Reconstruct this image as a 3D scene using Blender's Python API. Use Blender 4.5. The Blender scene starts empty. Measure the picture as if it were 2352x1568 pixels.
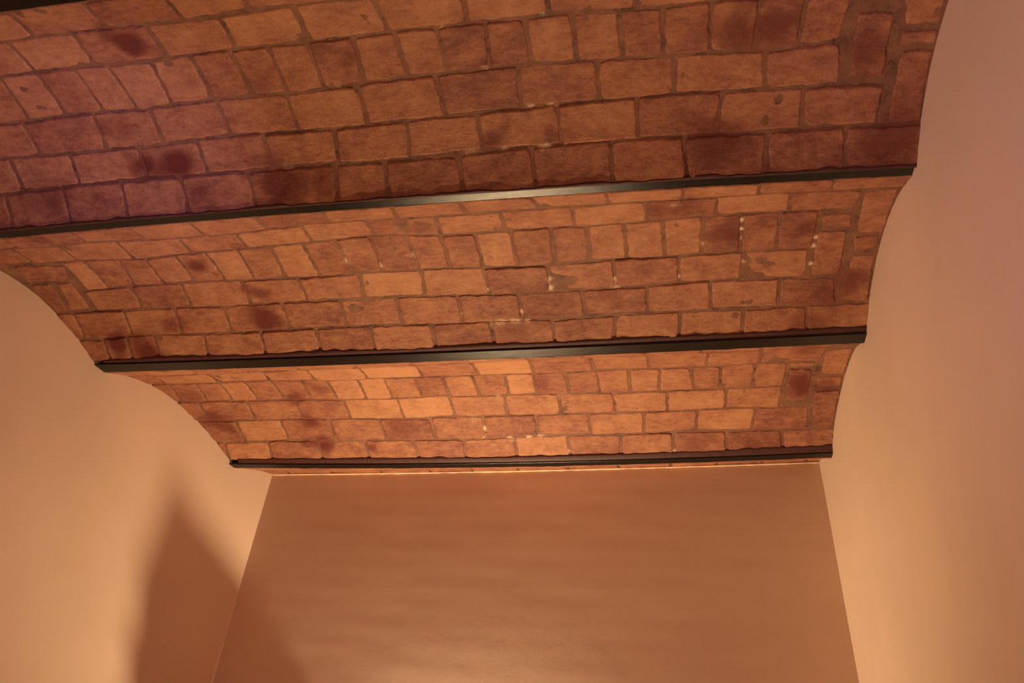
import bpy, math, random
import numpy as np
from mathutils import noise, Vector

random.seed(7); rng = np.random.default_rng(7)
C = bpy.context.scene.collection
scene = bpy.context.scene

# ---------------------------------------------------------------- camera, world, exposure
cam_d = bpy.data.cameras.new('camera'); cam = bpy.data.objects.new('camera', cam_d); C.objects.link(cam)
cam_d.sensor_width = 36.0; cam_d.lens = 1998.15 * 36.0 / 2352.0; cam_d.clip_start = .02
cam.location = (0, 0, 1.60)
cam.rotation_euler = (2.2699566, -0.0712059, 0.1413266)
scene.camera = cam
world = bpy.data.worlds.new('world'); scene.world = world; world.use_nodes = True
world.node_tree.nodes['Background'].inputs[0].default_value = (.05, .035, .03, 1)
world.node_tree.nodes['Background'].inputs[1].default_value = 0.1
scene.view_settings.view_transform = 'Standard'; scene.view_settings.look = 'None'
scene.view_settings.gamma = 1.0; scene.view_settings.use_curve_mapping = False
scene.view_settings.exposure = 0.06
scene.cycles.max_bounces = 10; scene.cycles.diffuse_bounces = 7

LAMP = Vector((-.95, 4.316, 2.10))
def light(name, kind, loc, power, color, **kw):
    d = bpy.data.lights.new(name, kind); d.energy = power; d.color = color
    for k, v in kw.items(): setattr(d, k, v)
    o = bpy.data.objects.new(name, d); C.objects.link(o); o.location = loc
    return o
def aim(o, target):
    o.rotation_euler = (Vector(target) - o.location).to_track_quat('-Z', 'Y').to_euler()
WARM = (1.0, .70, .39)
main = light('wall_lamp_light', 'AREA', LAMP, 71, WARM, shape='ELLIPSE', size=.15, size_y=.088)
main.rotation_euler = (math.pi, 0, 0)
room = light('room_fill_light', 'AREA', (-.5, .9, .9), 19, (1, .60, .38), shape='DISK', size=.6)  # added warm fill with no fitting, lifts the near vault
room.rotation_euler = (math.pi, 0, 0)
wall_tint = light('wall_tint_light', 'SPOT', (-1.6, -.4, 1.5), 70, (.75, .55, 1.0), spot_size=math.radians(40), spot_blend=1.0, shadow_soft_size=.25)  # added cool spot without a source, tints the upper right wall
aim(wall_tint, (1.0, 1.35, 3.45))
vault_tint = light('vault_tint_light', 'SPOT', (-.7, .3, 1.2), 140, (.50, .36, 1.0), spot_size=math.radians(24), spot_blend=1.0, shadow_soft_size=.1)  # added purple spot without a source, tints the upper-left bricks
aim(vault_tint, (-2.1, 1.92, 4.29))


# ---------------------------------------------------------------- measured room (metres, floor at z = 0)
ZB = 4.20                                  # underside of the steel beams
BEAM = {-1: ((.00705, .00323, -.63), .05), 0: ((.00705, .00323, .25832), .05), 1: ((.00705, .00323, 1.21832), .05),
        2: ((.00705, .00323, 2.18605), .043), 3: ((-.00439, -.01488, 3.16034), .062), 4: ((-.01496, -.0259, 4.11791), .041)}
PROF = {(1, 'R'): (.13523, .00839, -.02036, -.01653), (2, 'L'): (.11647, -.00105, .00548, .01491), (2, 'R'): (.13006, -.00217, -.00762, .02376),
        (3, 'L'): (.13146, -.02683, -.00323, .02021), (3, 'R'): (.16764, -.01797, -.04962, .03494), (4, 'L'): (.145, 0, 0, 0), (4, 'R'): (.185, 0, 0, 0)}
for v in (-1, 0): PROF[v, 'L'] = PROF[v, 'R'] = PROF[1, 'R']
PROF[1, 'L'] = PROF[1, 'R']
XL, XR = -3.4, .95
Y_BACK, Y_REAR = 4.372, -.70
SL, SA = .362, -.776                       # slanting left wall
SR, RA = -.019, .353
W_FIT = {2: .0491, 3: .073, 4: .0502}
def xw_left(y):
    b = SL; return 2.6 * (-.77625 + .36223 * (y / 2.6 - 2)) / (1 - .00739 * .36223)
XLW = (-3.90784, .36268); XRW = (1.0188, -.01932)
def xw(side, y):
    a, b = XLW if side == 'L' else XRW
    return a + b * y
def poly(c, x): return (c[0] * x + c[1]) * x + c[2]
def surf(v, x, t):
    x = np.asarray(x, float); t = np.asarray(t, float)
    y0 = poly(BEAM[v][0], x)
    y1 = y0 + .90 if v == 4 else poly(BEAM[v + 1][0], x) - W_FIT.get(v + 1, .05)
    a = t * (1 - t); B = (4 * a, 4 * a * (2 * t - 1), 16 * a * a, np.clip(t, 0, 1) ** 3)
    u = np.clip((x - XL) / (XR - XL), 0, 1)
    z = ZB + sum(b * (PROF[v, 'L'][k] * (1 - u) + PROF[v, 'R'][k] * u) for k, b in enumerate(B))
    return np.stack([x, y0 + (y1 - y0) * t, z], -1)

VAULTS = {
1: dict(lines=[
  [(-2.22,0.141),(-1.91,0.137),(-1.68,0.144),(-1.39,0.150),(-1.33,0.127),(-1.11,0.132),(-0.93,0.141)],
  [(-2.34,0.304),(-2.19,0.306),(-1.98,0.303),(-1.72,0.321),(-1.59,0.306),(-1.41,0.304),(-1.12,0.310),(-0.98,0.306),(-0.80,0.302),(-0.64,0.300),(-0.57,0.297),(-0.42,0.302),(-0.29,0.293),(-0.11,0.305),(0.02,0.307),(0.12,0.308),(0.29,0.303)],
  [(-2.49,0.532),(-2.35,0.535),(-2.19,0.521),(-2.05,0.526),(-1.90,0.538),(-1.72,0.529),(-1.59,0.524),(-1.46,0.522),(-1.28,0.530),(-1.04,0.525),(-0.82,0.505),(-0.68,0.511),(-0.53,0.503),(-0.37,0.503),(-0.21,0.507),(-0.09,0.510),(0.01,0.513),(0.12,0.515),(0.28,0.518),(0.43,0.526),(0.51,0.521),(0.58,0.512),(0.68,0.513)],
  [(-2.58,0.690),(-2.40,0.696),(-2.23,0.704),(-1.99,0.704),(-1.82,0.701),(-1.68,0.690),(-1.55,0.693),(-1.33,0.702),(-1.13,0.705),(-1.00,0.701),(-0.89,0.694),(-0.74,0.695),(-0.59,0.692),(-0.42,0.681),(-0.25,0.680),(-0.10,0.680),(-0.02,0.672),(0.12,0.675),(0.28,0.680),(0.39,0.682),(0.55,0.683),(0.68,0.687),(0.83,0.694)],
  [(-2.65,0.849),(-2.50,0.840),(-2.29,0.843),(-2.08,0.845),(-1.97,0.837),(-1.80,0.847),(-1.67,0.848),(-1.47,0.848),(-1.40,0.838),(-1.30,0.843),(-1.11,0.853),(-0.89,0.851),(-0.74,0.855),(-0.65,0.850),(-0.55,0.838),(-0.38,0.845),(-0.29,0.851),(-0.23,0.842),(-0.12,0.837),(0.00,0.844),(0.09,0.847),(0.17,0.843),(0.28,0.843),(0.45,0.846),(0.56,0.844),(0.61,0.837),(0.77,0.846),(0.97,0.850)],
 ],rows=[
  [-2.081,-1.803,-1.522,-1.267],
  [-2.198,-1.944,-1.663,-1.396,-1.123,-0.840,-0.554,-0.283,0.006,0.255],
  [-2.353,-2.194,-2.035,-1.900,-1.741,-1.579,-1.420,-1.282,-1.136,-0.978,-0.818,-0.666,-0.506,-0.365,-0.205,-0.048,0.092,0.248,0.398,0.545,0.684],
  [-2.392,-2.092,-1.849,-1.566,-1.291,-1.009,-0.710,-0.419,-0.136,0.131,0.437,0.689],
  [-2.540,-2.272,-1.971,-1.710,-1.435,-1.155,-0.868,-0.586,-0.289,-0.005,0.284,0.577,0.838],
  [-2.638,-2.362,-2.097,-1.832,-1.538,-1.184,-0.979,-0.683,-0.400,-0.106,0.167,0.456,0.732],
 ],quads=[
  [(0.717,0.402),(0.830,0.408),(0.835,0.664),(0.721,0.654)],
  [(0.851,0.295),(0.971,0.299),(0.983,0.466),(0.872,0.464)],
  [(0.868,0.490),(0.982,0.490),(0.985,0.545),(0.869,0.542)],
  [(0.880,0.570),(0.982,0.569),(0.977,0.842),(0.869,0.838)],
 ]),
2: dict(lines=[
  [(-2.84,0.114),(-2.60,0.137),(-2.38,0.123),(-2.14,0.144),(-1.87,0.158),(-1.73,0.149),(-1.58,0.130),(-1.40,0.113),(-1.28,0.111),(-1.12,0.114),(-0.98,0.116),(-0.83,0.122),(-0.70,0.113),(-0.56,0.126),(-0.41,0.107),(-0.23,0.126),(-0.13,0.113),(0.15,0.107),(0.29,0.108),(0.44,0.105),(0.56,0.101),(0.84,0.118),(0.96,0.112)],
  [(-2.95,0.271),(-2.66,0.300),(-2.52,0.286),(-2.32,0.309),(-2.23,0.321),(-2.07,0.298),(-1.87,0.289),(-1.76,0.288),(-1.65,0.290),(-1.44,0.276),(-1.31,0.266),(-1.13,0.248),(-0.96,0.269),(-0.85,0.289),(-0.70,0.283),(-0.56,0.281),(-0.37,0.283),(-0.27,0.288),(-0.07,0.276),(0.09,0.274),(0.22,0.265),(0.30,0.258),(0.42,0.258),(0.53,0.260),(0.69,0.271),(0.83,0.263)],
  [(-2.64,0.542),(-2.40,0.519),(-2.20,0.520),(-2.08,0.518),(-1.89,0.525),(-1.78,0.535),(-1.66,0.517),(-1.54,0.542),(-1.39,0.533),(-1.29,0.526),(-1.08,0.526),(-0.88,0.522),(-0.69,0.539),(-0.53,0.552),(-0.39,0.543),(-0.24,0.530),(-0.12,0.532),(-0.01,0.541),(0.12,0.535),(0.25,0.527),(0.40,0.525),(0.57,0.535),(0.69,0.526)],
  [(-2.87,0.686),(-2.68,0.686),(-2.53,0.690),(-2.39,0.684),(-2.20,0.691),(-2.03,0.699),(-1.87,0.698),(-1.69,0.696),(-1.59,0.692),(-1.28,0.698),(-1.13,0.692),(-0.84,0.699),(-0.71,0.713),(-0.55,0.713),(-0.41,0.710),(-0.27,0.709),(-0.16,0.712),(0.01,0.711),(0.15,0.698),(0.28,0.695),(0.42,0.695),(0.58,0.702),(0.71,0.712),(0.83,0.718)],
  [(-2.81,0.866),(-2.66,0.867),(-2.53,0.855),(-2.40,0.850),(-2.26,0.862),(-2.08,0.861),(-1.88,0.863),(-1.67,0.855),(-1.47,0.861),(-1.28,0.856),(-1.12,0.862),(-0.99,0.859),(-0.86,0.876),(-0.71,0.858),(-0.57,0.871),(-0.42,0.870),(-0.28,0.861),(-0.14,0.863),(-0.02,0.860),(0.15,0.862),(0.32,0.865),(0.44,0.868),(0.57,0.865),(0.75,0.864),(0.95,0.873)],
 ],rows=[
  [-2.747,-2.585,-2.414,-2.139,-1.865,-1.574,-1.282,-0.990,-0.708,-0.416,-0.130,0.160,0.441,0.712],
  [-2.790,-2.566,-2.288,-1.999,-1.726,-1.419,-1.134,-0.845,-0.570,-0.276,0.016,0.292,0.572,0.835],
  [-2.649,-2.534,-2.379,-2.242,-2.084,-1.933,-1.785,-1.629,-1.472,-1.315,-1.163,-0.997,-0.851,-0.705,-0.550,-0.381,-0.230,-0.073,0.087,0.244,0.401,0.551,0.702],
  [-2.663,-2.411,-2.159,-1.855,-1.574,-1.287,-0.995,-0.705,-0.421,-0.129,0.152,0.418,0.686],
  [-2.790,-2.526,-2.258,-2.001,-1.703,-1.417,-1.140,-0.850,-0.567,-0.278,0.009,0.286,0.579,0.820],
  [-2.694,-2.568,-2.421,-2.156,-1.860,-1.575,-1.299,-0.999,-0.714,-0.424,-0.142,0.149,0.430,0.706],
 ],quads=[
  [(-2.906,0.300),(-2.654,0.322),(-2.700,0.449),(-2.913,0.445)],
  [(-2.913,0.471),(-2.811,0.470),(-2.814,0.671),(-2.879,0.679)],
  [(-2.768,0.467),(-2.703,0.467),(-2.684,0.671),(-2.799,0.675)],
  [(0.840,0.134),(0.964,0.123),(0.969,0.448),(0.866,0.444)],
  [(0.862,0.470),(0.960,0.464),(0.956,0.555),(0.868,0.566)],
  [(0.864,0.590),(0.958,0.593),(0.957,0.862),(0.842,0.849)],
  [(0.711,0.299),(0.828,0.296),(0.834,0.399),(0.717,0.376)],
  [(0.714,0.421),(0.827,0.426),(0.824,0.695),(0.708,0.694)],
 ]),
3: dict(lines=[
  [(-2.58,0.151),(-2.32,0.148),(-1.97,0.139),(-1.73,0.112),(-1.40,0.110),(-1.16,0.117),(-0.99,0.105),(-0.85,0.089),(-0.69,0.076),(-0.52,0.079),(-0.30,0.073),(0.03,0.103),(0.29,0.092),(0.54,0.091),(0.82,0.103)],
  [(-2.55,0.300),(-2.28,0.288),(-2.00,0.273),(-1.69,0.291),(-1.38,0.283),(-1.18,0.286),(-1.03,0.286),(-0.79,0.279),(-0.56,0.287),(-0.43,0.284),(-0.29,0.281),(-0.10,0.279),(0.07,0.285),(0.30,0.293),(0.50,0.277),(0.65,0.288)],
  [(-2.57,0.507),(-2.43,0.500),(-2.16,0.496),(-2.02,0.491),(-1.70,0.500),(-1.45,0.504),(-1.23,0.496),(-1.05,0.487),(-0.89,0.503),(-0.66,0.491),(-0.49,0.500),(-0.25,0.507),(-0.09,0.513),(0.07,0.508),(0.30,0.509),(0.51,0.514),(0.65,0.510)],
  [(-2.49,0.685),(-2.33,0.686),(-2.16,0.680),(-1.93,0.668),(-1.67,0.681),(-1.39,0.681),(-1.27,0.692),(-1.09,0.672),(-0.80,0.683),(-0.68,0.677),(-0.47,0.683),(-0.19,0.683),(0.07,0.691),(0.27,0.679),(0.39,0.680),(0.66,0.697),(0.78,0.699)],
  [(-2.43,0.868),(-2.26,0.861),(-2.05,0.849),(-1.77,0.859),(-1.57,0.855),(-1.30,0.857),(-1.03,0.864),(-0.82,0.861),(-0.70,0.849),(-0.44,0.852),(-0.16,0.859),(0.11,0.857),(0.25,0.842),(0.39,0.866),(0.55,0.864),(0.71,0.871),(0.93,0.881)],
 ],rows=[
  [-2.043,-1.753,-1.439,-1.148,-0.859,-0.577,-0.301,-0.014,0.247,0.523],
  [-2.587,-2.273,-1.978,-1.728,-1.445,-1.151,-0.855,-0.573,-0.269,0.005,0.285,0.533,0.826],
  [-2.419,-2.271,-2.128,-1.974,-1.816,-1.671,-1.507,-1.364,-1.198,-1.047,-0.886,-0.725,-0.577,-0.409,-0.250,-0.094,0.054,0.220,0.356,0.517,0.668],
  [-2.480,-2.195,-1.919,-1.640,-1.338,-1.050,-0.758,-0.466,-0.180,0.096,0.391,0.665],
  [-2.316,-2.048,-1.767,-1.478,-1.187,-0.895,-0.608,-0.319,-0.030,0.248,0.538,0.813],
  [-2.440,-2.174,-1.874,-1.596,-1.309,-1.030,-0.739,-0.445,-0.159,0.124,0.399,0.686],
 ],quads=[
  [(0.828,0.170),(0.945,0.151),(0.947,0.426),(0.837,0.415)],
  [(0.822,0.450),(0.942,0.446),(0.940,0.536),(0.826,0.533)],
  [(0.822,0.568),(0.944,0.567),(0.939,0.860),(0.836,0.861)],
  [(0.683,0.354),(0.790,0.365),(0.794,0.660),(0.686,0.636)],
  [(0.677,0.291),(0.792,0.295),(0.795,0.335),(0.681,0.332)],
 ]),
}
STAINS = [
  (-1.773,1.431,4.278,0.070,1.000),
  (-1.959,1.959,4.278,0.058,0.900),
  (-1.819,1.962,4.276,0.076,1.000),
  (-1.772,2.082,4.226,0.066,0.500),
  (-1.424,2.068,4.230,0.109,0.800),
  (-1.241,2.063,4.231,0.071,0.600),
  (-1.114,1.563,4.306,0.042,0.300),
  (-1.013,1.602,4.309,0.041,0.500),
  (-0.563,1.487,4.295,0.063,0.300),
  (-0.526,1.704,4.313,0.081,0.300),
  (-0.547,1.956,4.272,0.050,0.700),
  (-0.317,1.964,4.269,0.037,0.500),
  (0.330,1.602,4.310,0.079,0.700),
  (0.443,1.614,4.310,0.080,0.700),
  (0.269,2.020,4.249,0.100,0.700),
  (0.764,1.726,4.312,0.066,0.500),
  (0.891,2.055,4.236,0.104,0.600),
  (-1.372,1.678,4.313,0.052,0.400),
  (-2.421,2.066,4.242,0.083,0.400),
  (-2.066,1.797,4.309,0.048,0.500),
  (-1.977,1.804,4.308,0.048,0.400),
  (-0.227,1.508,4.298,0.062,0.200),
  (-2.016,2.566,4.319,0.060,0.900),
  (-1.803,2.755,4.319,0.053,0.700),
  (-1.827,2.930,4.284,0.077,0.900),
  (-2.614,3.013,4.253,0.067,1.000),
  (-2.467,3.069,4.230,0.095,0.900),
  (-2.265,2.922,4.286,0.057,0.600),
  (-0.916,2.392,4.286,0.046,0.500),
  (0.326,2.527,4.317,0.065,0.700),
  (0.655,2.529,4.318,0.057,0.600),
  (0.867,2.836,4.306,0.070,0.700),
  (0.146,2.328,4.267,0.089,0.500),
  (0.784,2.917,4.285,0.081,0.500),
  (-0.438,2.903,4.292,0.120,0.300),
  (-0.616,3.048,4.242,0.082,0.250),
  (-1.777,2.438,4.295,0.040,0.500),
  (0.739,3.093,4.212,0.124,0.500),
  (-2.597,2.271,4.224,0.054,0.600),
  (-0.159,2.871,4.299,0.079,0.200),
  (-1.904,3.605,4.328,0.069,0.700),
  (-1.742,3.531,4.326,0.053,0.500),
  (-1.872,3.786,4.310,0.063,0.800),
  (-1.841,3.962,4.266,0.064,0.900),
  (-1.941,3.943,4.271,0.051,0.700),
  (-1.367,3.837,4.303,0.086,0.500),
  (-1.563,3.986,4.261,0.040,0.700),
  (-2.443,3.747,4.314,0.079,0.700),
  (-0.553,3.527,4.324,0.067,0.500),
  (0.740,3.589,4.323,0.064,0.900),
  (0.221,4.001,4.260,0.096,0.400),
  (0.875,3.595,4.322,0.057,0.600),
  (-2.513,3.538,4.329,0.077,0.400),
  (0.561,3.992,4.260,0.145,0.300),
  (0.120,2.318,4.263,0.025,-1.000),
  (0.149,2.328,4.267,0.018,-0.800),
  (0.398,2.463,4.306,0.017,-1.000),
  (0.399,2.520,4.316,0.015,-1.000),
  (0.399,2.574,4.322,0.013,-0.800),
  (0.247,2.602,4.324,0.017,-0.700),
  (0.705,2.599,4.324,0.017,-1.000),
  (0.701,2.649,4.325,0.015,-1.000),
  (0.701,2.748,4.320,0.014,-1.000),
  (0.418,2.716,4.323,0.015,-0.700),
  (0.150,2.783,4.316,0.014,-0.800),
  (-0.419,2.761,4.319,0.020,-0.800),
  (-0.420,2.810,4.312,0.018,-0.900),
  (-0.707,2.806,4.312,0.018,-0.900),
  (-0.673,2.977,4.269,0.041,-0.900),
  (-0.607,2.975,4.269,0.036,-0.900),
  (-0.537,2.981,4.268,0.024,-0.700),
  (-0.566,2.930,4.284,0.018,-0.800),
  (-0.848,2.929,4.285,0.020,-0.500),
  (-1.298,2.533,4.316,0.035,-0.700),
  (-1.317,2.591,4.322,0.028,-0.700),
  (-1.011,2.572,4.321,0.023,-0.800),
  (-1.160,2.632,4.324,0.024,-0.700),
  (-0.521,2.539,4.318,0.023,-0.500),
  (-0.132,2.778,4.316,0.035,-0.700),
  (-0.123,2.826,4.309,0.027,-0.600),
  (-0.427,2.328,4.266,0.021,-0.600),
  (-0.861,2.759,4.319,0.079,-0.350),
  (-0.345,1.993,4.259,0.027,-0.900),
  (-0.297,2.007,4.253,0.017,-0.800),
  (-0.627,1.990,4.260,0.034,-0.500),
  (-0.501,1.990,4.260,0.034,-0.600),
  (-0.385,1.840,4.300,0.023,-0.700),
  (-0.314,1.842,4.300,0.020,-0.800),
  (-0.536,1.667,4.313,0.016,-0.700),
  (-0.655,1.491,4.295,0.022,-0.500),
  (-0.714,1.515,4.299,0.019,-0.500),
  (-0.303,1.478,4.293,0.015,-0.600),
  (-1.364,1.975,4.269,0.045,-0.500),
  (-1.089,1.686,4.313,0.020,-0.600),
  (-0.945,3.819,4.307,0.053,-0.700),
  (-0.902,3.885,4.294,0.029,-0.800),
  (-0.914,3.931,4.283,0.019,-0.900),
  (-0.873,3.992,4.264,0.024,-0.700),
  (-0.769,3.948,4.279,0.029,-0.700),
  (-0.660,3.948,4.279,0.024,-0.700),
  (-0.452,4.043,4.246,0.017,-0.900),
  (-0.786,3.639,4.325,0.028,-0.700),
  (0.128,4.051,4.239,0.017,-0.700),
  (-0.600,3.946,4.280,0.029,-0.600),
]
JOINTS_LAST = [-2.068, -1.76, -1.457, -1.194, -0.92, -0.627, -0.326, -0.03, 0.231, 0.48, 0.722]
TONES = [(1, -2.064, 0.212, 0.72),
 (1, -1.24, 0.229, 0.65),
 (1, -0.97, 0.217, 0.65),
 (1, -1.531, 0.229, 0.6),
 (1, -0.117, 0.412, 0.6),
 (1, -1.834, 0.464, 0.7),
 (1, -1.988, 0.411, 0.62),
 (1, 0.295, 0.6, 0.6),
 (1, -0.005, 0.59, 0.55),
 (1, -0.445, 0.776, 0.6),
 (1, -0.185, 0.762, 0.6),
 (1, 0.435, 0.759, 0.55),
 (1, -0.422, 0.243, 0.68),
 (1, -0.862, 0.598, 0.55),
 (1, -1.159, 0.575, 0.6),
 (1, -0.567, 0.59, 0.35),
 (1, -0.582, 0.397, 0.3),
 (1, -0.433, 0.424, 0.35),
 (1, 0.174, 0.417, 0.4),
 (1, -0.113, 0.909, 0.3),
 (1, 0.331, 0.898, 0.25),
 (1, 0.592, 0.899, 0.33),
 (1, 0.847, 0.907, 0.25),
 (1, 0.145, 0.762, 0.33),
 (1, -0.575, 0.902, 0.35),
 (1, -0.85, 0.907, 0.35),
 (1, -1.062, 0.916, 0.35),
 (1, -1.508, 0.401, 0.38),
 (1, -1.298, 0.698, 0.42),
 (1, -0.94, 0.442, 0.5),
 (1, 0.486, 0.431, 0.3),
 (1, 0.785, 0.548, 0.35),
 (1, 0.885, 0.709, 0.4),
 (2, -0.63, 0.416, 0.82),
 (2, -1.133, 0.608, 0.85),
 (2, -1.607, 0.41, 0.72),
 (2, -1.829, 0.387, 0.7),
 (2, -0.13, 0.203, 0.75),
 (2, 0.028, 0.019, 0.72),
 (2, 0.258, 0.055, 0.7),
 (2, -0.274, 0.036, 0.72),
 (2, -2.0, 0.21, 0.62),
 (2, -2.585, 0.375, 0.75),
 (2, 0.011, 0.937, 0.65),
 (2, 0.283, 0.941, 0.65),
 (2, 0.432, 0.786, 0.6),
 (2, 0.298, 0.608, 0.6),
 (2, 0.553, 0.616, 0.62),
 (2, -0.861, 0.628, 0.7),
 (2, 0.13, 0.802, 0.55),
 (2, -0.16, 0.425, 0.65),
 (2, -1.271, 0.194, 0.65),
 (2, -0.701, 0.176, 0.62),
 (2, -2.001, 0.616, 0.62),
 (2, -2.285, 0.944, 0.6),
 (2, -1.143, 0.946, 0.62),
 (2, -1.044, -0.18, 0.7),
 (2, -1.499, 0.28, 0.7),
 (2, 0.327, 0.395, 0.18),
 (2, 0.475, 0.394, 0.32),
 (2, 0.622, 0.394, 0.25),
 (2, 0.181, 0.198, 0.3),
 (2, 0.71, 0.173, 0.35),
 (2, 0.691, 0.793, 0.28),
 (2, -0.478, 0.787, 0.35),
 (2, -0.789, 0.442, 0.4),
 (2, -1.318, 0.406, 0.4),
 (2, -0.308, 0.41, 0.38),
 (2, -0.48, 0.44, 0.38),
 (2, 0.0, 0.625, 0.35),
 (2, -0.572, 0.928, 0.42),
 (2, -0.288, 0.943, 0.4),
 (2, -2.267, 0.611, 0.35),
 (2, -2.556, 0.114, 0.3),
 (2, -2.808, 0.367, 0.35),
 (2, -1.602, 0.285, 0.5),
 (2, -0.161, 0.808, 0.42),
 (2, -0.722, 0.797, 0.4),
 (2, -0.927, 0.445, 0.45),
 (3, -1.314, 0.192, 0.98),
 (3, -0.727, 0.194, 0.95),
 (3, -1.636, 0.182, 0.8),
 (3, -1.58, 0.384, 0.85),
 (3, -1.437, 0.39, 0.95),
 (3, -1.144, 0.593, 0.9),
 (3, -0.64, 0.367, 0.85),
 (3, -1.459, 0.582, 0.8),
 (3, -0.583, 0.944, 0.8),
 (3, 0.378, 0.772, 0.78),
 (3, 0.242, 0.598, 0.72),
 (3, -2.283, 0.932, 0.75),
 (3, -2.186, 0.759, 0.7),
 (3, -0.019, 0.382, 0.65),
 (3, 0.132, 0.394, 0.62),
 (3, -0.837, 0.625, 0.6),
 (3, -1.827, 0.397, 0.4),
 (3, -2.42, 0.214, 0.7),
 (3, -2.243, 0.382, 0.7),
 (3, -0.497, 0.399, 0.35),
 (3, -1.349, 0.773, 0.3),
 (3, -2.513, 0.424, 0.4),
 (3, 0.75, 0.495, 0.2),
 (3, -2.003, 0.568, 0.5),
 (3, -2.442, 0.581, 0.4),
 (3, -1.707, 0.919, 0.5),
 (3, -1.991, 0.916, 0.35),
 (3, 0.895, 0.698, 0.35),
 (3, -2.446, 0.757, 0.35),
 (3, 0.244, 0.949, 0.42)]


# ---------------------------------------------------------------- materials
def new_mat(name):
    m = bpy.data.materials.new(name); m.use_nodes = True
    nt = m.node_tree; b = nt.nodes['Principled BSDF']
    return m, nt, b
def N(nt, kind, **kw):
    n = nt.nodes.new(kind)
    for k, v in kw.items():
        if k in n.inputs: n.inputs[k].default_value = v
        else: setattr(n, k, v)
    return n
def noise_tex(nt, scale, detail=5, rough=.6, stretch=(1, 1, 1)):
    g = N(nt, 'ShaderNodeNewGeometry'); mp = N(nt, 'ShaderNodeMapping'); mp.inputs['Scale'].default_value = stretch
    nt.links.new(g.outputs['Position'], mp.inputs['Vector'])
    n = N(nt, 'ShaderNodeTexNoise', Scale=scale, Detail=detail, Roughness=rough)
    nt.links.new(mp.outputs[0], n.inputs['Vector']); return n
def ramp(nt, src, stops):
    r = N(nt, 'ShaderNodeValToRGB'); e = r.color_ramp.elements
    while len(e) < len(stops): e.new(.5)
    for k, (p, c) in enumerate(stops): e[k].position = p; e[k].color = (*c, 1)
    nt.links.new(src, r.inputs[0]); return r
def math_n(nt, op, a, b=None):
    n = N(nt, 'ShaderNodeMath', operation=op)
    for k, s in enumerate((a, b)):
        if s is None: continue
        if isinstance(s, (int, float)): n.inputs[k].default_value = s
        else: nt.links.new(s, n.inputs[k])
    return n.outputs[0]
def mix_c(nt, fac, a, b, blend='MIX'):
    n = N(nt, 'ShaderNodeMix', data_type='RGBA', blend_type=blend)
    for s, i in ((fac, 0), (a, 6), (b, 7)):
        if isinstance(s, (int, float)): n.inputs[i].default_value = s
        elif isinstance(s, tuple): n.inputs[i].default_value = (*s, 1)
        else: nt.links.new(s, n.inputs[i])
    return n.outputs[2]
def bump(nt, b, h, strength, dist, prev=None):
    n = N(nt, 'ShaderNodeBump', Strength=strength, Distance=dist); nt.links.new(h, n.inputs['Height'])
    if prev: nt.links.new(prev.outputs[0], n.inputs['Normal'])
    nt.links.new(n.outputs[0], b.inputs['Normal']); return n

def brick_material():
    m, nt, b = new_mat('handmade_brick')
    at = N(nt, 'ShaderNodeVertexColor', layer_name='tone'); sp = N(nt, 'ShaderNodeSeparateColor')
    nt.links.new(at.outputs[0], sp.inputs[0])
    n1 = noise_tex(nt, 9, 4, .6); n2 = noise_tex(nt, 26, 6, .7, (1, 1.8, 1.8)); n3 = noise_tex(nt, 140, 3, .6)
    f = math_n(nt, 'ADD', sp.outputs[0], math_n(nt, 'MULTIPLY', math_n(nt, 'SUBTRACT', n1.outputs[0], .5), 1.1))
    f = math_n(nt, 'ADD', f, math_n(nt, 'MULTIPLY', math_n(nt, 'SUBTRACT', n2.outputs[0], .5), 1.35))
    f = math_n(nt, 'ADD', f, math_n(nt, 'MULTIPLY', math_n(nt, 'SUBTRACT', n3.outputs[0], .5), .55))
    n6 = noise_tex(nt, 48, 4, .75, (1, 2.6, 2.6)); sc = math_n(nt, 'MULTIPLY', math_n(nt, 'SUBTRACT', .40, n6.outputs[0]), 4.5); sc.node.use_clamp = True
    f = math_n(nt, 'SUBTRACT', f, sc)
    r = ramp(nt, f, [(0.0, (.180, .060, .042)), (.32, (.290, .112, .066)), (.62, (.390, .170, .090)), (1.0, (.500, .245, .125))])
    n4 = noise_tex(nt, 34, 5, .75)
    stain = math_n(nt, 'MULTIPLY', sp.outputs[1], math_n(nt, 'ADD', n4.outputs[0], .62)); stain.node.use_clamp = True
    c = mix_c(nt, stain, r.outputs[0], (.135, .026, .018))
    n5 = noise_tex(nt, 190, 3, .8)
    wv = math_n(nt, 'MULTIPLY', math_n(nt, 'SUBTRACT', math_n(nt, 'ADD', n5.outputs[0], math_n(nt, 'MULTIPLY', sp.outputs[2], .35)), .70), 5.0); wv.node.use_clamp = True
    wv = math_n(nt, 'MULTIPLY', wv, sp.outputs[2])
    c = mix_c(nt, wv, c, (.66, .46, .30))
    nt.links.new(c, b.inputs['Base Color'])
    b.inputs['Roughness'].default_value = .62; b.inputs['Specular IOR Level'].default_value = .35
    k = bump(nt, b, n2.outputs[0], .75, .007); bump(nt, b, n3.outputs[0], .6, .002, k)
    return m
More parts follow.
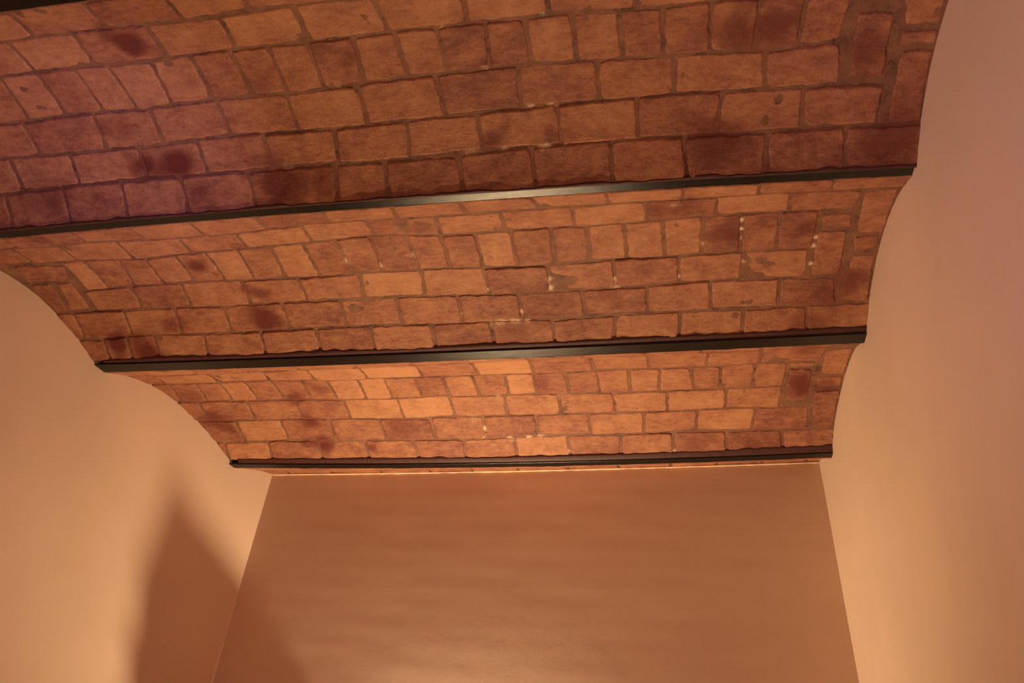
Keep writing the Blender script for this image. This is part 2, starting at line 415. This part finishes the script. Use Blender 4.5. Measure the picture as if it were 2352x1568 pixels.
def mortar_material():
    m, nt, b = new_mat('lime_mortar')
    at = N(nt, 'ShaderNodeVertexColor', layer_name='tone'); sp = N(nt, 'ShaderNodeSeparateColor')
    nt.links.new(at.outputs[0], sp.inputs[0])
    n1 = noise_tex(nt, 12, 4, .6); n2 = noise_tex(nt, 60, 5, .75)
    f = math_n(nt, 'ADD', math_n(nt, 'MULTIPLY', n1.outputs[0], .6), math_n(nt, 'MULTIPLY', n2.outputs[0], .4))
    r = ramp(nt, f, [(.34, (.050, .018, .012)), (.44, (.170, .074, .042)), (.58, (.240, .108, .060)), (.72, (.330, .165, .090))])
    n4 = noise_tex(nt, 34, 5, .75)
    stain = math_n(nt, 'MULTIPLY', sp.outputs[1], math_n(nt, 'ADD', n4.outputs[0], .4)); stain.node.use_clamp = True
    c = mix_c(nt, stain, r.outputs[0], (.170, .030, .020))
    n5 = noise_tex(nt, 150, 3, .8)
    wv = math_n(nt, 'MULTIPLY', math_n(nt, 'SUBTRACT', math_n(nt, 'ADD', n5.outputs[0], math_n(nt, 'MULTIPLY', sp.outputs[2], .45)), .62), 5.0); wv.node.use_clamp = True
    wv = math_n(nt, 'MULTIPLY', wv, sp.outputs[2])
    c = mix_c(nt, wv, c, (.72, .54, .38))
    nt.links.new(c, b.inputs['Base Color']); b.inputs['Roughness'].default_value = .7
    bump(nt, b, n2.outputs[0], .7, .004)
    return m
def plaster_material(name, col, wave=.0, blotch=.06):
    m, nt, b = new_mat(name)
    n1 = noise_tex(nt, 1.3, 3, .5); n2 = noise_tex(nt, 90, 4, .6); n3 = noise_tex(nt, 5, 3, .5)
    dark = tuple(c * (1 - blotch) for c in col); lite = tuple(min(1, c * (1 + blotch)) for c in col)
    r = ramp(nt, n1.outputs[0], [(.3, dark), (.7, lite)])
    nt.links.new(r.outputs[0], b.inputs['Base Color']); b.inputs['Roughness'].default_value = .62
    b.inputs['Specular IOR Level'].default_value = .25
    k = bump(nt, b, n2.outputs[0], .12, .0015); bump(nt, b, n3.outputs[0], .10, .01, k)
    return m
def paint_material():
    m, nt, b = new_mat('black_gloss_paint')
    n1 = noise_tex(nt, 420, 2, .7); n2 = noise_tex(nt, 45, 4, .6, (.4, 1, 1))
    r = ramp(nt, n2.outputs[0], [(.3, (.004, .0036, .003)), (.7, (.009, .008, .007))])
    nt.links.new(r.outputs[0], b.inputs['Base Color'])
    b.inputs['Roughness'].default_value = .24; b.inputs['Specular IOR Level'].default_value = .5
    k = bump(nt, b, n1.outputs[0], .42, .0011); bump(nt, b, n2.outputs[0], .25, .003, k)
    return m
def simple(name, col, rough=.6, metal=0, scale=20, var=.12):
    m, nt, b = new_mat(name); n1 = noise_tex(nt, scale, 5, .6)
    r = ramp(nt, n1.outputs[0], [(.3, tuple(c * (1 - var) for c in col)), (.7, tuple(min(1, c * (1 + var)) for c in col))])
    nt.links.new(r.outputs[0], b.inputs['Base Color']); b.inputs['Roughness'].default_value = rough; b.inputs['Metallic'].default_value = metal
    bump(nt, b, n1.outputs[0], .1, .002); return m
M_BRICK = brick_material(); M_MORTAR = mortar_material()
PEACH = (.75, .59, .475)
M_WALL = plaster_material('ochre_plaster', PEACH); M_BACK = plaster_material('ochre_plaster_brushed', PEACH)
M_PAINT = paint_material(); M_RECESS_SHADE = simple('red_brown_recess_shade', (.060, .013, .010), .6, 0, 60, .4)  # dark red-brown stands in for shade in the recess above the flange
M_FLOOR = simple('clay_floor_tile', (.16, .085, .055), .5, 0, 4, .2)
M_BEAD = simple('plaster_bead', (.84, .62, .42), .6, 0, 60, .1)

# ---------------------------------------------------------------- mesh helpers
class MB:
    def __init__(s): s.v = []; s.f = []; s.m = []; s.n = 0; s.col = []
    def grid(s, P, mat=0, col=None, flip=False):
        nu, nv = P.shape[:2]; i0 = s.n; s.v.append(P.reshape(-1, 3)); s.n += nu * nv
        I = i0 + np.arange(nu * nv).reshape(nu, nv)
        q = np.stack([I[:-1, :-1], I[:-1, 1:], I[1:, 1:], I[1:, :-1]], -1).reshape(-1, 4)
        if flip: q = q[:, ::-1]
        s.f.append(q); s.m.append(np.full(len(q), mat))
        s.col.append(np.zeros((nu * nv, 4)) if col is None else col.reshape(-1, 4))
    def faces(s, V, F, mat=0):
        i0 = s.n; V = np.array(V, float); s.v.append(V); s.n += len(V)
        s.f.extend([np.array([f]) + i0 for f in F]); s.m.append(np.full(len(F), mat)); s.col.append(np.zeros((len(V), 4)))
    def build(s, name, mats, parent=None, smooth=True, colors=False):
        me = bpy.data.meshes.new(name)
        me.from_pydata(np.concatenate(s.v).tolist(), [], [f.tolist() for q in s.f for f in q])
        for m in (mats if isinstance(mats, (list, tuple)) else [mats]): me.materials.append(m)
        me.polygons.foreach_set('material_index', np.concatenate(s.m).astype(np.int32))
        me.polygons.foreach_set('use_smooth', [smooth] * len(me.polygons))
        if colors:
            a = me.color_attributes.new('tone', 'FLOAT_COLOR', 'POINT'); a.data.foreach_set('color', np.concatenate(s.col).ravel())
        me.update(); o = bpy.data.objects.new(name, me); C.objects.link(o)
        if parent: o.parent = parent
        return o
def smooth_sin(X, Y, seed, f0, n=6):
    """cheap smooth 2-D noise, about -1..1"""
    r = np.random.default_rng(seed); o = np.zeros_like(X, dtype=float)
    for k in range(n):
        a = r.uniform(0, 2 * math.pi); f = f0 * r.uniform(.6, 1.8); o += np.sin(X * f * math.cos(a) + Y * f * math.sin(a) + r.uniform(0, 6.28))
    return o / math.sqrt(n)
def structure(o): o['kind'] = 'structure'; return o
def tag(o, label, cat, group=None):
    o['kind'] = 'thing'
    o['label'] = label; o['category'] = cat
    if group: o['group'] = group
    return o

# ---------------------------------------------------------------- brick vaults
ST = np.array(STAINS)
def stain_colors(P, tone):
    P2 = P.reshape(-1, 3); out = np.zeros((len(P2), 4)); out[:, 0] = tone; out[:, 3] = 1
    c = P2.mean(0); ext = np.abs(P2 - c).max() * 1.8
    near = ST[np.hypot(np.hypot(ST[:, 0] - c[0], ST[:, 1] - c[1]), ST[:, 2] - c[2]) < ext + ST[:, 3] * 2]
    for x, y, z, r, a in near:
        d = np.sqrt(((P2 - (x, y, z)) ** 2).sum(1)) / r
        d = d * (1 + .30 * smooth_sin(P2[:, 0], P2[:, 1], int(abs(x * 977)), 2.2 / max(r, .02)))
        w = np.clip(1.35 - d, 0, 1); w = w * w * (3 - 2 * w) * abs(a)
        k = 1 if a > 0 else 2
        if k == 2: w = np.clip(1.25 - d * .9, 0, 1) * abs(a)
        out[:, k] = np.maximum(out[:, k], w)
    return out
def normals(v, X, T):
    e = 1e-3; a = surf(v, X + e, T) - surf(v, X - e, T); b = surf(v, X, np.minimum(T + e, 1.0)) - surf(v, X, np.maximum(T - e, 0.0))
    n = np.cross(b, a); return n / np.linalg.norm(n, axis=-1, keepdims=True)     # points down into the room
def edge_grid(n, L, step=.0035):
    e = step / L; inner = np.linspace(3 * e, 1 - 3 * e, n)
    return np.concatenate([[0, e, 2 * e], inner, [1 - 2 * e, 1 - e, 1]])
def brick(mb, v, quad, tone, shrink):
    """quad: four (x, t) corners, top-left, top-right, bottom-right, bottom-left; shrink: mortar half widths (m)"""
    q = np.array(quad, float); Lx = max(.02, abs(q[1, 0] - q[0, 0])); Ly = max(.02, abs(q[3, 1] - q[0, 1]) * 1.0)
    sx0, sx1, st0, st1 = shrink
    ub = edge_grid(max(4, int(Lx / .013)), Lx); vb = edge_grid(max(4, int(Ly / .013)), Ly)
    U, V = np.meshgrid(ub, vb, indexing='ij')
    U2 = (sx0 + U * (Lx - sx0 - sx1)) / Lx; V2 = (st0 + V * (Ly - st0 - st1)) / Ly
    P = ((1 - U2) * (1 - V2))[..., None] * q[0] + (U2 * (1 - V2))[..., None] * q[1] + (U2 * V2)[..., None] * q[2] + ((1 - U2) * V2)[..., None] * q[3]
    X, T = P[..., 0], P[..., 1]
    Lx2, Ly2 = Lx - sx0 - sx1, Ly - st0 - st1
    du = np.minimum(U, 1 - U) * Lx2; dv = np.minimum(V, 1 - V) * Ly2
    # worn corners and wandering edges
    k = np.exp(-np.hypot(du, dv) / .012) * random.uniform(.002, .0065)
    X = X + np.sign(.5 - U) * k; T = T + np.sign(.5 - V) * k
    s = random.randrange(10 ** 6)
    wob = np.exp(-np.minimum(du, dv) / .015)
    X = X + wob * (.0024 * smooth_sin(X, T, s, 75) + .0016 * smooth_sin(X, T, s + 7, 260)); T = T + wob * (.0026 * smooth_sin(X, T, s + 1, 60) + .0016 * smooth_sin(X, T, s + 9, 260))
    de = np.minimum(du, dv)
    h = -.0040 + .0072 * np.clip(de / .006, 0, 1) ** .6
    tilt = random.gauss(0, .0022); tilt2 = random.gauss(0, .0022); off = random.gauss(0, .0012)
    inner = np.clip(de / .02, 0, 1)
    h = h + (U - .5) * tilt + (V - .5) * tilt2 + off + inner * .0011 * smooth_sin(X, T, s + 2, 45) + inner * .0006 * smooth_sin(X, T, s + 3, 160, 8)
    T = np.clip(T, .002, .998)
    Pw = surf(v, X, T) + normals(v, X, T) * h[..., None]
    lo, hi = xw('L', Pw[..., 1]), xw('R', Pw[..., 1])
    if (Pw[..., 0] < lo).all() or (Pw[..., 0] > hi).all() or (Pw[..., 1] > Y_BACK).all(): return
    Pw[..., 0] = np.clip(Pw[..., 0], lo - .002, hi + .002); Pw[..., 1] = np.minimum(Pw[..., 1], Y_BACK + .002)
    mb.grid(Pw, 0, stain_colors(Pw, tone))
def line_fn(pts, sm=.0):
    a = np.array(sorted(pts)); xs, ts = a[:, 0], a[:, 1]; m = ts.mean()
    xs = np.concatenate([[-5, xs[0] - .5], xs, [xs[-1] + .5, 2]]); ts = np.concatenate([[m, m], ts, [m, m]])
    return lambda x: np.interp(x, xs, ts)
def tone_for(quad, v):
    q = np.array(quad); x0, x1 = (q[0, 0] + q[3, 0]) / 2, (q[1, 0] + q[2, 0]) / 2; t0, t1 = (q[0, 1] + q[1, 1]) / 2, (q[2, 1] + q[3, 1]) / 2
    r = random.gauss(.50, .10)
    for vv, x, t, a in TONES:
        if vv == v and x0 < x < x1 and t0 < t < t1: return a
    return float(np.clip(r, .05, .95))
ENDS = {1: {0: ('E', 'C'), 1: ('E', 'C'), 2: ('E', 'S'), 3: ('E', 'S'), 4: ('E', 'S'), 5: ('E', 'W')},
        2: {0: ('E', 'W'), 1: ('E', 'S'), 2: ('S', 'S'), 3: ('S', 'S'), 4: ('W', 'S'), 5: ('W', 'W')},
        3: {0: ('E', 'C'), 1: ('E', 'S'), 2: ('E', 'S'), 3: ('E', 'S'), 4: ('E', 'S'), 5: ('E', 'W')}}
COLX = {1: .79, 3: .83}
def vault(v, parent):
    mb = MB()
    if v in VAULTS:
        D = VAULTS[v]; fns = [lambda x: np.full_like(np.asarray(x, float), -.004)] + [line_fn(l) for l in D['lines']] + [lambda x: np.full_like(np.asarray(x, float), 1.004)]
        rows = D['rows']
    else:
        base = [.13, .29, .52, .69, .85]
        fns = [lambda x: -.004 + 0 * x] + [line_fn([(x, b + random.gauss(0, .006)) for x in np.arange(-4, 1.4, .25)]) for b in base] + [lambda x: 1.004 + 0 * x]
        rows = []
        for k in range(6):
            p = .152 if k == 2 else .284; x0 = -4.2 + random.random() * .25 + (k % 2) * .14
            rows.append([x0 + p * i + random.gauss(0, .006) for i in range(int(5.3 / p))])
        if v == 4: fns = [lambda x: -.004 + 0 * x, line_fn([(x, .155) for x in (-3, 1)]), line_fn([(x, .31) for x in (-3, 1)])]; rows = [JOINTS_LAST, [x + .14 for x in JOINTS_LAST]]
    for k, js in enumerate(rows):
        js = list(js); p = .153 if k == 2 and v != 4 else .286
        s, e = ENDS.get(v, {}).get(k, ('E', 'E'))
        if s == 'E':
            while js[0] > -4.1: js.insert(0, js[0] - p * random.uniform(.95, 1.05))
        elif s == 'W': js.insert(0, js[0] - .4)
        if e in 'EC':
            lim = COLX[v] if e == 'C' else 1.15
            while js[-1] < lim - (.12 if e == 'C' else 0): js.append(js[-1] + p * random.uniform(.95, 1.05))
            if e == 'C': js[-1] = lim
        elif e == 'W': js.append(js[-1] + .30)
        sl = [random.gauss(0, .004) for _ in js]
        for i in range(len(js) - 1):
            a, b = js[i], js[i + 1]; sa, sb = sl[i], sl[i + 1]
            xa = np.array([a + .02, b - .02]); g = lambda f, x: float(f(np.array(x)))
            quad = [(a + sa, g(fns[k], a + .015)), (b + sb, g(fns[k], b - .015)), (b - sb, g(fns[k + 1], b - .015)), (a - sa, g(fns[k + 1], a + .015))]
            w = lambda: random.uniform(.0028, .0075)
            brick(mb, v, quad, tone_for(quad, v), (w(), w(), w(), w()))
    for q in VAULTS.get(v, {}).get('quads', []):
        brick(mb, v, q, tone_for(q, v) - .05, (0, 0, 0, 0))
    # mortar bed behind and between the bricks
    x = np.linspace(-4.2, 1.2, 760); t = np.linspace(0, .4 if v == 4 else 1.0, 60 if v == 4 else 130)
    X, T = np.meshgrid(x, t, indexing='ij')
    h = -.0014 + .0012 * smooth_sin(X, T, 50 + v, 14) + .0008 * smooth_sin(X, T, 60 + v, 60, 8)
    P = surf(v, X, T) + normals(v, X, T) * h[..., None]
    P[..., 0] = np.clip(P[..., 0], xw('L', P[..., 1]) - .003, xw('R', P[..., 1]) + .003); P[..., 1] = np.minimum(P[..., 1], Y_BACK + .003)
    P2 = P.reshape(-1, 3); col = np.zeros((len(P2), 4)); col[:, 0] = .5; col[:, 3] = 1
    for sx, sy, sz, r, a in STAINS:
        m = (np.abs(P2[:, 0] - sx) < 1.5 * r) & (np.abs(P2[:, 1] - sy) < 1.5 * r)
        d = np.sqrt(((P2[m] - (sx, sy, sz)) ** 2).sum(1)) / r; d = d * (1 + .30 * smooth_sin(P2[m][:, 0], P2[m][:, 1], int(abs(sx * 977)), 2.2 / max(r, .02))); w = np.clip(1.35 - d, 0, 1) * abs(a); kk = 1 if a > 0 else 2
        if kk == 2: w = np.clip(1.25 - d * .9, 0, 1) * abs(a)
        col[m, kk] = np.maximum(col[m, kk], w)
    mb.grid(P, 1, col)
    return mb.build('brick_vault', [M_BRICK, M_MORTAR], parent, colors=True)
ceiling = bpy.data.objects.new('ceiling', None); C.objects.link(ceiling); structure(ceiling)
for v in (-1, 0, 1, 2, 3, 4): vault(v, ceiling)

# ---------------------------------------------------------------- steel beams
BEAM_LABELS = {
 -1: 'black painted steel ceiling beam against the rear wall',
 0: 'black painted steel ceiling beam straight above the viewer',
 1: 'black steel beam whose corner shows at the top left edge',
 2: 'black steel beam with a bright lamp glint along its underside',
 3: 'middle black steel beam, faint grey sheen, ending at both walls',
 4: 'thin black steel beam nearest to the plain wall under the ceiling'}
def beam(i):
    c, w = BEAM[i]; n = 60; xs = np.linspace(0, 1, n); tf = .008; r = .002
    prof = [(0, tf), (0, r), (-r * .3, r * .3), (-r, 0), (-w + r, 0), (-w + r * .3, r * .3), (-w, r), (-w, tf), (-w / 2 - .004, tf + .002),
            (-w / 2 - .004, .15), (-w, .152), (-w, .16), (0, .16), (0, .152), (-w / 2 + .004, .15), (-w / 2 + .004, tf + .002)]
    P = np.zeros((n, len(prof) + 1, 3))
    for k, (dy, dz) in enumerate(prof + prof[:1]):
        y0 = c[2] + dy; x = xw('L', y0) + 0 * xs
        for _ in range(3):
            a = xw('L', poly(c, x[0]) + dy); x0 = a
            x = x0 + 0 * xs
        b = xw('R', poly(c, 1.0) + dy); x = a + (b - a) * xs
        P[:, k] = np.stack([x, poly(c, x) + dy, ZB + dz + 0 * x], -1)
    mb = MB(); mb.grid(P, 0)
    for e in (0, -1): mb.faces(P[e, :-1], [list(range(len(prof)))])
    o = mb.build('steel_beam', M_PAINT, None, smooth=False); tag(o, BEAM_LABELS[i], 'beam')
    if i in (-1,): return o
    # recess shade put in as a dark strip between flange and last brick course
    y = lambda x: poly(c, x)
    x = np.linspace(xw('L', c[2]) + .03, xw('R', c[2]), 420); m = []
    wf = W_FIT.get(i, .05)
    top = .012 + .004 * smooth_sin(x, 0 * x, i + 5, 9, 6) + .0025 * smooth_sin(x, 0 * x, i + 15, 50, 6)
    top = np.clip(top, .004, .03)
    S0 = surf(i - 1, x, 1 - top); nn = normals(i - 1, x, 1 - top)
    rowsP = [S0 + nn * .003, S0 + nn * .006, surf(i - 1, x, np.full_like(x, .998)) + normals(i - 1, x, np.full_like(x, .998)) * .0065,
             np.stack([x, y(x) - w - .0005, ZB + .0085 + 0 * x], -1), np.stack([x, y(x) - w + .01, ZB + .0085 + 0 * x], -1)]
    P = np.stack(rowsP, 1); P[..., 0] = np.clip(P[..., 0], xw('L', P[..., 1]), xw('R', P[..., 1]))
    mb = MB(); mb.grid(P, 0); s = mb.build('recess_shade_edge', M_RECESS_SHADE, o); s['label'] = 'dark red-brown strip of painted recess shade along the brick edge'
    # plug behind the flange so that the vault closes on the beam
    return o
for i in (-1, 0, 1, 2, 3, 4): beam(i)

# ---------------------------------------------------------------- walls and floor
ZT = 4.62
def wall_grid(name, A, B, z0, z1, nrm, mat, amp, seed, fx, fz, nu=160, nz=160, thick=.12, fine=0):
    A = np.array(A); B = np.array(B); n = np.array(nrm)
    u = np.linspace(0, 1, nu); z = np.linspace(z0, z1, nz); U, Z = np.meshgrid(u, z, indexing='ij'); L = np.linalg.norm(B - A)
    h = amp * smooth_sin(U * L * fx, Z * fz, seed, 1.0, 9)
    if fine: h = h + fine * smooth_sin(U * L * 7, Z * 34, seed + 40, 1.0, 9) * np.clip(.6 + .7 * smooth_sin(U * L * 1.5, Z * 2, seed + 50, 1.0, 5), 0, 2)
    P = np.zeros(U.shape + (3,)); P[..., 0] = A[0] + (B[0] - A[0]) * U + n[0] * h; P[..., 1] = A[1] + (B[1] - A[1]) * U + n[1] * h; P[..., 2] = Z
    mb = MB(); mb.grid(P, 0, flip=False)
    Q = [(*(A - n[:2] * thick), z0), (*(B - n[:2] * thick), z0), (*(B - n[:2] * thick), z1), (*(A - n[:2] * thick), z1)]
    mb.faces(Q + [tuple(P[0, 0]), tuple(P[-1, 0]), tuple(P[-1, -1]), tuple(P[0, -1])], [(0, 1, 2, 3), (0, 4, 5, 1), (3, 2, 6, 7), (0, 3, 7, 4), (1, 5, 6, 2)])
    return structure(mb.build(name, mat))
L0, L1 = (xw('L', Y_REAR - .1), Y_REAR - .1), (xw('L', Y_BACK + .1), Y_BACK + .1)
R0, R1 = (xw('R', Y_REAR - .1), Y_REAR - .1), (xw('R', Y_BACK + .1), Y_BACK + .1)
nl = np.array([.9401, -.3410]); nr = np.array([-.9998, -.0193])
wall_grid('wall_left', L0, L1, 0, ZT, nl, M_WALL, .0012, 3, 2.2, 2.2)
wall_grid('wall_right', R1, R0, 0, ZT, nr, M_WALL, .0012, 4, 2.2, 2.2)
wall_grid('wall_rear', (R0[0], Y_REAR), (L0[0], Y_REAR), 0, ZT, (0, 1), M_WALL, .001, 5, 2, 2, 20, 20)
wall_grid('wall_back', (L1[0] - .05, Y_BACK), (R1[0] + .05, Y_BACK), 0, ZT, (0, -1), M_BACK, .0014, 6, 2.0, 5.0, 240, 420, fine=.00022)
mb = MB(); fx = np.array([[L0[0], R0[0]], [L1[0], R1[0]]])
mb.faces([(L0[0], L0[1], 0), (R0[0], R0[1], 0), (R1[0], R1[1], 0), (L1[0], L1[1], 0), (L0[0], L0[1], -.1), (R0[0], R0[1], -.1), (R1[0], R1[1], -.1), (L1[0], L1[1], -.1)],
         [(0, 1, 2, 3), (7, 6, 5, 4), (0, 4, 5, 1), (1, 5, 6, 2), (2, 6, 7, 3), (3, 7, 4, 0)])
structure(mb.build('floor', M_FLOOR, smooth=False))
# ridge of plaster squeezed out where the back wall meets the last vault
x = np.linspace(xw('L', Y_BACK) + .003, xw('R', Y_BACK) - .003, 500)
tt = (Y_BACK - poly(BEAM[4][0], x)) / .90; zz = surf(4, x, tt)[:, 2]
rr = .0052 + .0012 * smooth_sin(x, 0 * x, 21, 14) + .001 * smooth_sin(x, 0 * x, 22, 60, 8); rr = np.clip(rr, .0012, .012)
ang = np.linspace(0, 2 * math.pi, 9)
P = np.stack([np.stack([x, Y_BACK - .001 + np.cos(a) * rr, zz - .008 + np.sin(a) * rr], -1) for a in ang], 1)
mb = MB(); mb.grid(P, 0); structure(mb.build('trim_1', M_BEAD))

# ---------------------------------------------------------------- the wall lamp below the frame and the added shadow caster beside it
def lathe(prof, n=32):
    a = np.linspace(0, 2 * math.pi, n + 1)
    return np.stack([np.stack([r * np.cos(a), r * np.sin(a), z + 0 * a], -1) for r, z in prof], 0)
M_BRASS = simple('brass', (.55, .36, .14), .35, 1, 30, .1); M_WOOD = simple('dark_walnut', (.16, .075, .035), .5, 0, 9, .3)
M_BULB, nt, b = new_mat('frosted_bulb'); b.inputs['Base Color'].default_value = (.9, .8, .6, 1); b.inputs['Transmission Weight'].default_value = .9; b.inputs['Roughness'].default_value = .4
lamp = bpy.data.objects.new('wall_lamp', None); C.objects.link(lamp); lamp.location = (LAMP.x, Y_BACK, LAMP.z - .13)
tag(lamp, 'brass uplight lamp fixed to the plain back wall, glowing upward', 'lamp')
dy = LAMP.y - Y_BACK
mb = MB(); P = lathe([(0, 0), (.05, 0), (.05, .012), (.04, .018), (0, .018)]); mb.grid(np.stack([P[..., 0], -P[..., 2] - .004, P[..., 1]], -1)); mb.build('backplate', M_BRASS, lamp)
mb = MB(); P = lathe([(.008, .01), (.008, -dy - .06)]); mb.grid(np.stack([P[..., 0], -P[..., 2], P[..., 1]], -1)); mb.build('arm', M_BRASS, lamp)
mb = MB(); P = lathe([(0, .02), (.022, .03), (.036, .06), (.047, .092), (.050, .092), (.039, .058), (.028, .026), (0, .014)]); P[..., 1] += dy; mb.grid(P); mb.build('lamp_shade', M_BRASS, lamp)

def box_mb(mb, a, b, mat=0):
    (x0, y0, z0), (x1, y1, z1) = a, b
    mb.faces([(x0, y0, z0), (x1, y0, z0), (x1, y1, z0), (x0, y1, z0), (x0, y0, z1), (x1, y0, z1), (x1, y1, z1), (x0, y1, z1)],
             [(0, 3, 2, 1), (4, 5, 6, 7), (0, 1, 5, 4), (1, 2, 6, 5), (2, 3, 7, 6), (3, 0, 4, 7)], mat)
def cabinet():  # added out of view, its outline shaped to throw the left wall shadow
    root = bpy.data.objects.new('shadow_cabinet', None); C.objects.link(root); root.location = (-1.75, 4.25, 0)
    tag(root, 'unseen tall wooden cabinet added in the left back corner to cast the wall shadow', 'cabinet')
    mb = MB(); box_mb(mb, (-.30, -.060, .08), (.30, .105, 2.40)); box_mb(mb, (-.27, -.08, 0), (.27, .10, .08)); box_mb(mb, (-.30, -.095, 2.40), (.30, .106, 2.50)); box_mb(mb, (-.30, -.115, 2.50), (.30, .108, 2.672))
    mb.build('body', M_WOOD, root, smooth=False)
    for s in (-1, 1):
        mb = MB(); box_mb(mb, (min(.003 * s, .285 * s), -.076, .11), (max(.003 * s, .285 * s), -.061, 2.38))
        box_mb(mb, (min(.05 * s, .24 * s), -.081, .20), (max(.05 * s, .24 * s), -.076, 2.28)); d = mb.build('door', M_WOOD, root, smooth=False)
        mb = MB(); P = lathe([(0, 0), (.008, 0), (.008, .012), (.015, .022), (.012, .03), (0, .032)], 16)
        mb.grid(np.stack([P[..., 0] + .03 * s, -P[..., 2] - .081, P[..., 1] + 1.2], -1)); mb.build('knob', M_BRASS, d)
cabinet()
